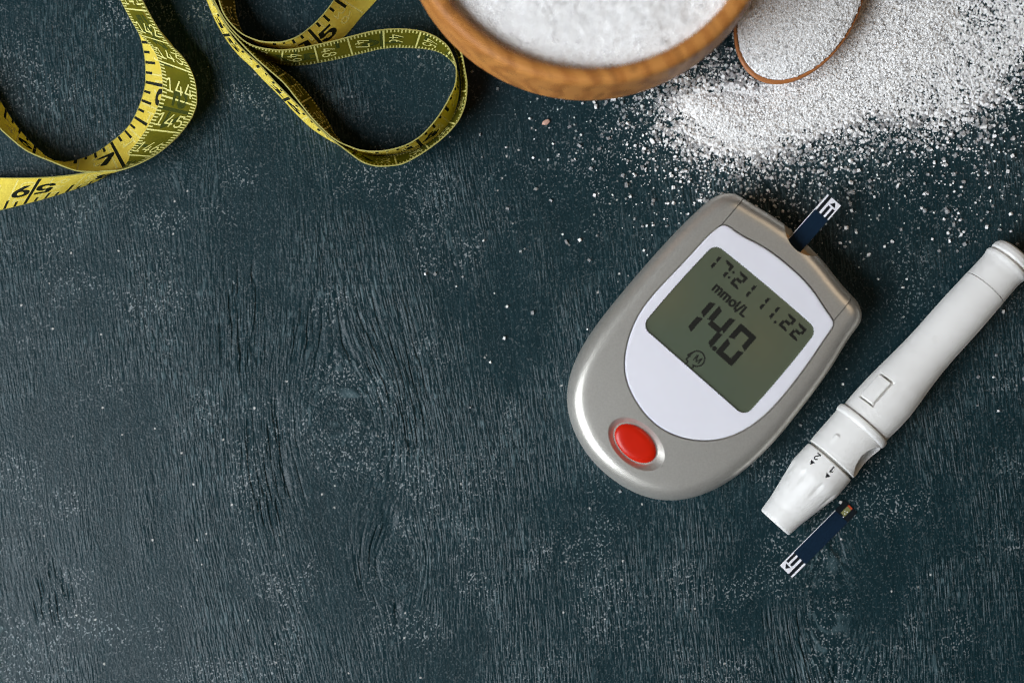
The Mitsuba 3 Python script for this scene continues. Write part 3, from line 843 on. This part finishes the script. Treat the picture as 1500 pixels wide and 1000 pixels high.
def tape(st, inch_at=None, cm_at=None):
    """inch_at (inch, u): place of an inch line; cm_at (cm, u) likewise; both grow along the strand"""
    parts['yellow_face'].append(st.sheet(Y_OFF)); parts['green_face'].append(st.sheet(G_OFF))
    parts['edge'] += [st.edge(0.1), st.edge(TW - 0.1)]
    L = st.s[-1]
    if inch_at:
        k0, u0 = inch_at
        for e in range(int(-u0 / 25.4 * 8) - 1, int((L - u0) / 25.4 * 8) + 2):
            u = u0 + e * 25.4 / 8
            ln = TW - 0.4 if e % 8 == 0 else 5.2 if e % 8 == 4 else 3.6 if e % 2 == 0 else 2.4
            w = 1.0 if e % 4 == 0 else 0.85
            parts['inch_scale'] += st.bar(u, 0.25, ln, w, Y_OFF + INK)
            parts['dark_show_through'] += st.bar(u, 0.5, ln, 1.1, G_OFF - 0.6 * INK) if e % 4 == 0 else []
            if e % 8 == 0:
                num = str(k0 + e // 8)
                for q, ch in enumerate(num):
                    g_ = glyph(ch, 4.5, True)
                    wd = g_.extents[0] * 1.6
                    x0 = -wd - 0.7 if q == 0 else 0.7
                    parts['inch_scale'] += st.text(g_, lambda v, x0=x0, u=u: u + x0 + v[:, 0] * 1.6, lambda v: 9.0 - v[:, 1], Y_OFF + INK, 1)
                    parts['dark_show_through'] += st.text(g_, lambda v, x0=x0, u=u: u + x0 + v[:, 0] * 1.6, lambda v: 9.0 - v[:, 1], G_OFF - 0.6 * INK, -1)
    if cm_at:
        k0, u0 = cm_at
        for e in range(int(-u0) - 1, int(L - u0) + 2):
            u = u0 + e
            if e % 10 == 0:
                parts['centimetre_scale'] += st.bar(u, 0.2, TW - 0.2, 0.5, G_OFF - INK)
                parts['show_through'] += st.bar(u, 0.6, TW - 0.6, 0.5, Y_OFF + 0.55 * INK)
                num = str(k0 + e // 10)
                g_ = glyph(num, 4.1, False)
                x0 = (TW - g_.extents[0] * 0.92) / 2
                parts['centimetre_scale'] += st.text(g_, lambda v, u=u: u - 1.6 - v[:, 1], lambda v, x0=x0: x0 + v[:, 0] * 0.92, G_OFF - INK, -1)
                parts['show_through'] += st.text(g_, lambda v, u=u: u - 1.6 - v[:, 1], lambda v, x0=x0: x0 + v[:, 0] * 0.92, Y_OFF + 0.55 * INK, 1)
            else:
                ln = 2.4 if e % 5 == 0 else 1.75
                parts['centimetre_scale'] += st.bar(u, 0.1, ln, 0.38, G_OFF - INK) + st.bar(u, TW - ln, TW - 0.1, 0.38, G_OFF - INK)


# left loop, outer layer: from the top, round the loop, down to the flat end on the left (low edge first)
A = Strand([(236, -122, 236, -119), (206, -116, 199, -112), (182, -99, 158, -98, 1.5), (176, -75, 140, -74, 3.0), (190, -32, 157, -32, 3.0), (208, 0, 177, 0, 3.0), (226, 33, 190, 25, 3.2), (247, 63, 205, 50, 3.8), (268, 84, 222, 68, 4.4), (280, 103, 231, 85, 4.7), (287, 124, 237, 106, 4.8), (289, 148, 238.5, 130, 4.8),
            (284, 167, 232, 155, 4.8), (271, 188, 220, 180, 4.6), (250, 210, 203, 207, 4.2), (225, 229, 186, 226, 3.2), (196, 243, 168, 246, 2.0), (172, 250, 152, 260, 1.0), (152, 250.5, 130, 269.5), (133, 252.5, 108, 277.5), (100, 257, 72, 289),
            (60, 260, 36, 299), (20, 260.5, 0, 308), (-25, 259, -40, 317), (-60, 256, -75, 320)], low_first=True)
tape(A, (59, A.where(35, 299)), (144, A.where(238.5, 141)))
# left loop, inner layer: yellow inside with inch ticks on the high inner edge
B = Strand([(-60, 95, -45, 60), (-28, 146, -20, 112), (-4, 184, 0, 148), (16, 203, 22, 182), (39, 221, 43, 207), (57, 229.5, 59, 222), (75, 236.5, 76, 234.5), (92, 243.5, 95, 237.5), (117, 251, 119, 233), (152, 252, 144, 222), (182, 247, 162, 209),
            (213, 235, 180, 194), (234, 213, 192, 180), (252, 184, 202, 160), (262, 159, 209, 140), (268, 130, 213, 119), (267, 104, 213, 98), (258, 76, 210, 72), (240, 52, 204, 50), (218, 28, 191, 27), (203, 0, 178, 2), (190, -34, 166, -32), (200, -62, 186, -58), (216, -80, 211, -77), (236, -88, 236, -86)], low_first=True)
tape(B, (8, B.where(213, 120)), (20, B.where(213, 108)))
# right group: the band that comes down the diagonal, round the lower loop (yellow inside), and back along the top (green)
D = Strand([(292, -45, 297, -48), (306, -8, 312, -10), (318, 14, 326, 12), (330, 36, 338, 33), (350, 60, 359, 54), (373, 84, 384, 77), (398, 106, 409, 100), (415, 121, 428, 114), (430, 139, 445, 131), (444, 157, 459, 148), (456, 172, 470, 164), (468, 184.5, 480, 178),
            (484, 199.5, 489, 196), (497, 208.5, 498.5, 207.5), (513, 215, 511, 218.5), (529, 220.5, 527, 225), (550, 222, 550, 227), (570, 219.8, 573, 226), (592.5, 213.5, 599, 221), (615, 200.5, 624, 211), (636, 178.5, 649, 192), (649, 160, 662, 172), (660, 140, 670, 149),
            (666.5, 125, 672.5, 130), (668.5, 112, 671.5, 114), (668.5, 100, 669, 100), (664, 84, 660, 88), (655, 67, 647, 78), (642, 56.5, 634, 73.5), (627, 49, 618, 71), (609, 44.5, 602, 70), (583, 42.5, 580, 69.5), (556, 44.3, 558, 71.5), (530, 49.5, 536, 76.5), (509, 55, 517, 81),
            (484, 61.5, 492, 87), (461, 66.3, 468, 91.5), (443, 70, 446, 95), (427, 72.5, 425, 96), (409, 73.5, 406, 93), (392, 72, 388, 86), (373, 68, 369, 77), (358, 60.5, 356, 65), (343, 47, 342.5, 49.5), (330, 31, 330.5, 33), (318, 10, 319, 12), (309, -10, 310, -8), (298, -42, 299, -40), (284, -68, 284.5, -66), (263, -83, 263, -81), (236, -88, 236, -86)])
tape(D, (14, D.where(609, 204)), (47, D.where(509, 55)))
# right group: outermost band, lit yellow on the diagonal, green round the outside of the lower loop
G = Strand([(236, -122, 236, -119), (264, -108, 262, -104), (281, -78, 275, -74), (291, -42, 283, -39), (309, -6, 302, -2), (325, 28, 315, 29), (341, 56, 331, 57), (360, 77, 349, 80), (379, 94, 369, 98.5), (395.5, 112.5, 385.5, 116.5), (413, 131, 404, 134.5), (428, 146, 418.5, 150), (440, 158, 430, 162.5), (452, 171, 443, 175.5), (466, 186, 458, 189), (481, 200, 477, 201.5),
            (494, 210.5, 494, 211), (506, 219.5, 510, 217), (519, 229.5, 525, 224), (533, 238.5, 538, 228.5), (555, 243.8, 557, 229.5), (582, 242, 578, 228), (607.5, 231, 602, 222), (630, 216.5, 625, 211), (657, 194, 649.5, 190.5), (675, 170, 665.5, 168), (683, 143, 675.5, 144), (684, 124, 676.5, 126),
            (680.5, 100, 674.5, 102), (675.5, 76, 670, 79), (666, 59, 662, 63), (653, 40, 649.5, 43), (640, 20, 636, 22), (626, -8, 621, -6), (610, -45, 605, -43)])
tape(G, (18, G.where(640, 207)), (52, G.where(527, 235)))
# right group: the yellow band at the very top
E_ = Strand([(303, -50, 328, -50), (313, -22, 336, -22), (320.5, 0, 343, 0), (326, 17, 345, 20), (336, 32.5, 350, 37), (346, 43, 354, 46.5), (356.5, 51.5, 359.5, 53), (368, 56.3, 366.5, 58.5), (385, 61.5, 383, 66), (407, 62.3, 409, 71), (430, 56.5, 443, 78), (452, 42, 479, 72), (473.6, 21, 507, 51),
             (489.6, 0, 528, 26), (507, -28, 552, 0), (528, -60, 575, -30)])
tape(E_, (15, E_.where(451, 43)), (37, E_.where(430, 57)))
tag('tape_measure', 'yellow and olive green cloth tape measure in loose coils at upper left', 'tape measure')
for k, mat in (('yellow_face', 'tape_yellow'), ('green_face', 'tape_green'), ('edge', 'tape_edge'), ('inch_scale', 'tape_black'), ('centimetre_scale', 'tape_pale'), ('show_through', 'tape_faint'), ('dark_show_through', 'tape_black')):
    if k == 'dark_show_through':
        plain('tape_dark_green', [0.046, 0.056, 0.010], 0.7, 0.05); mat = 'tape_dark_green'
    add('tape_measure__' + k, trimesh.util.concatenate(parts[k]), mat, True if k.endswith('face') else False,
        label={'inch_scale': 'black inch lines and numbers on the yellow side', 'centimetre_scale': 'pale centimetre lines and numbers on the green side', 'yellow_face': 'yellow side of the band', 'green_face': 'olive green side of the band'}.get(k))
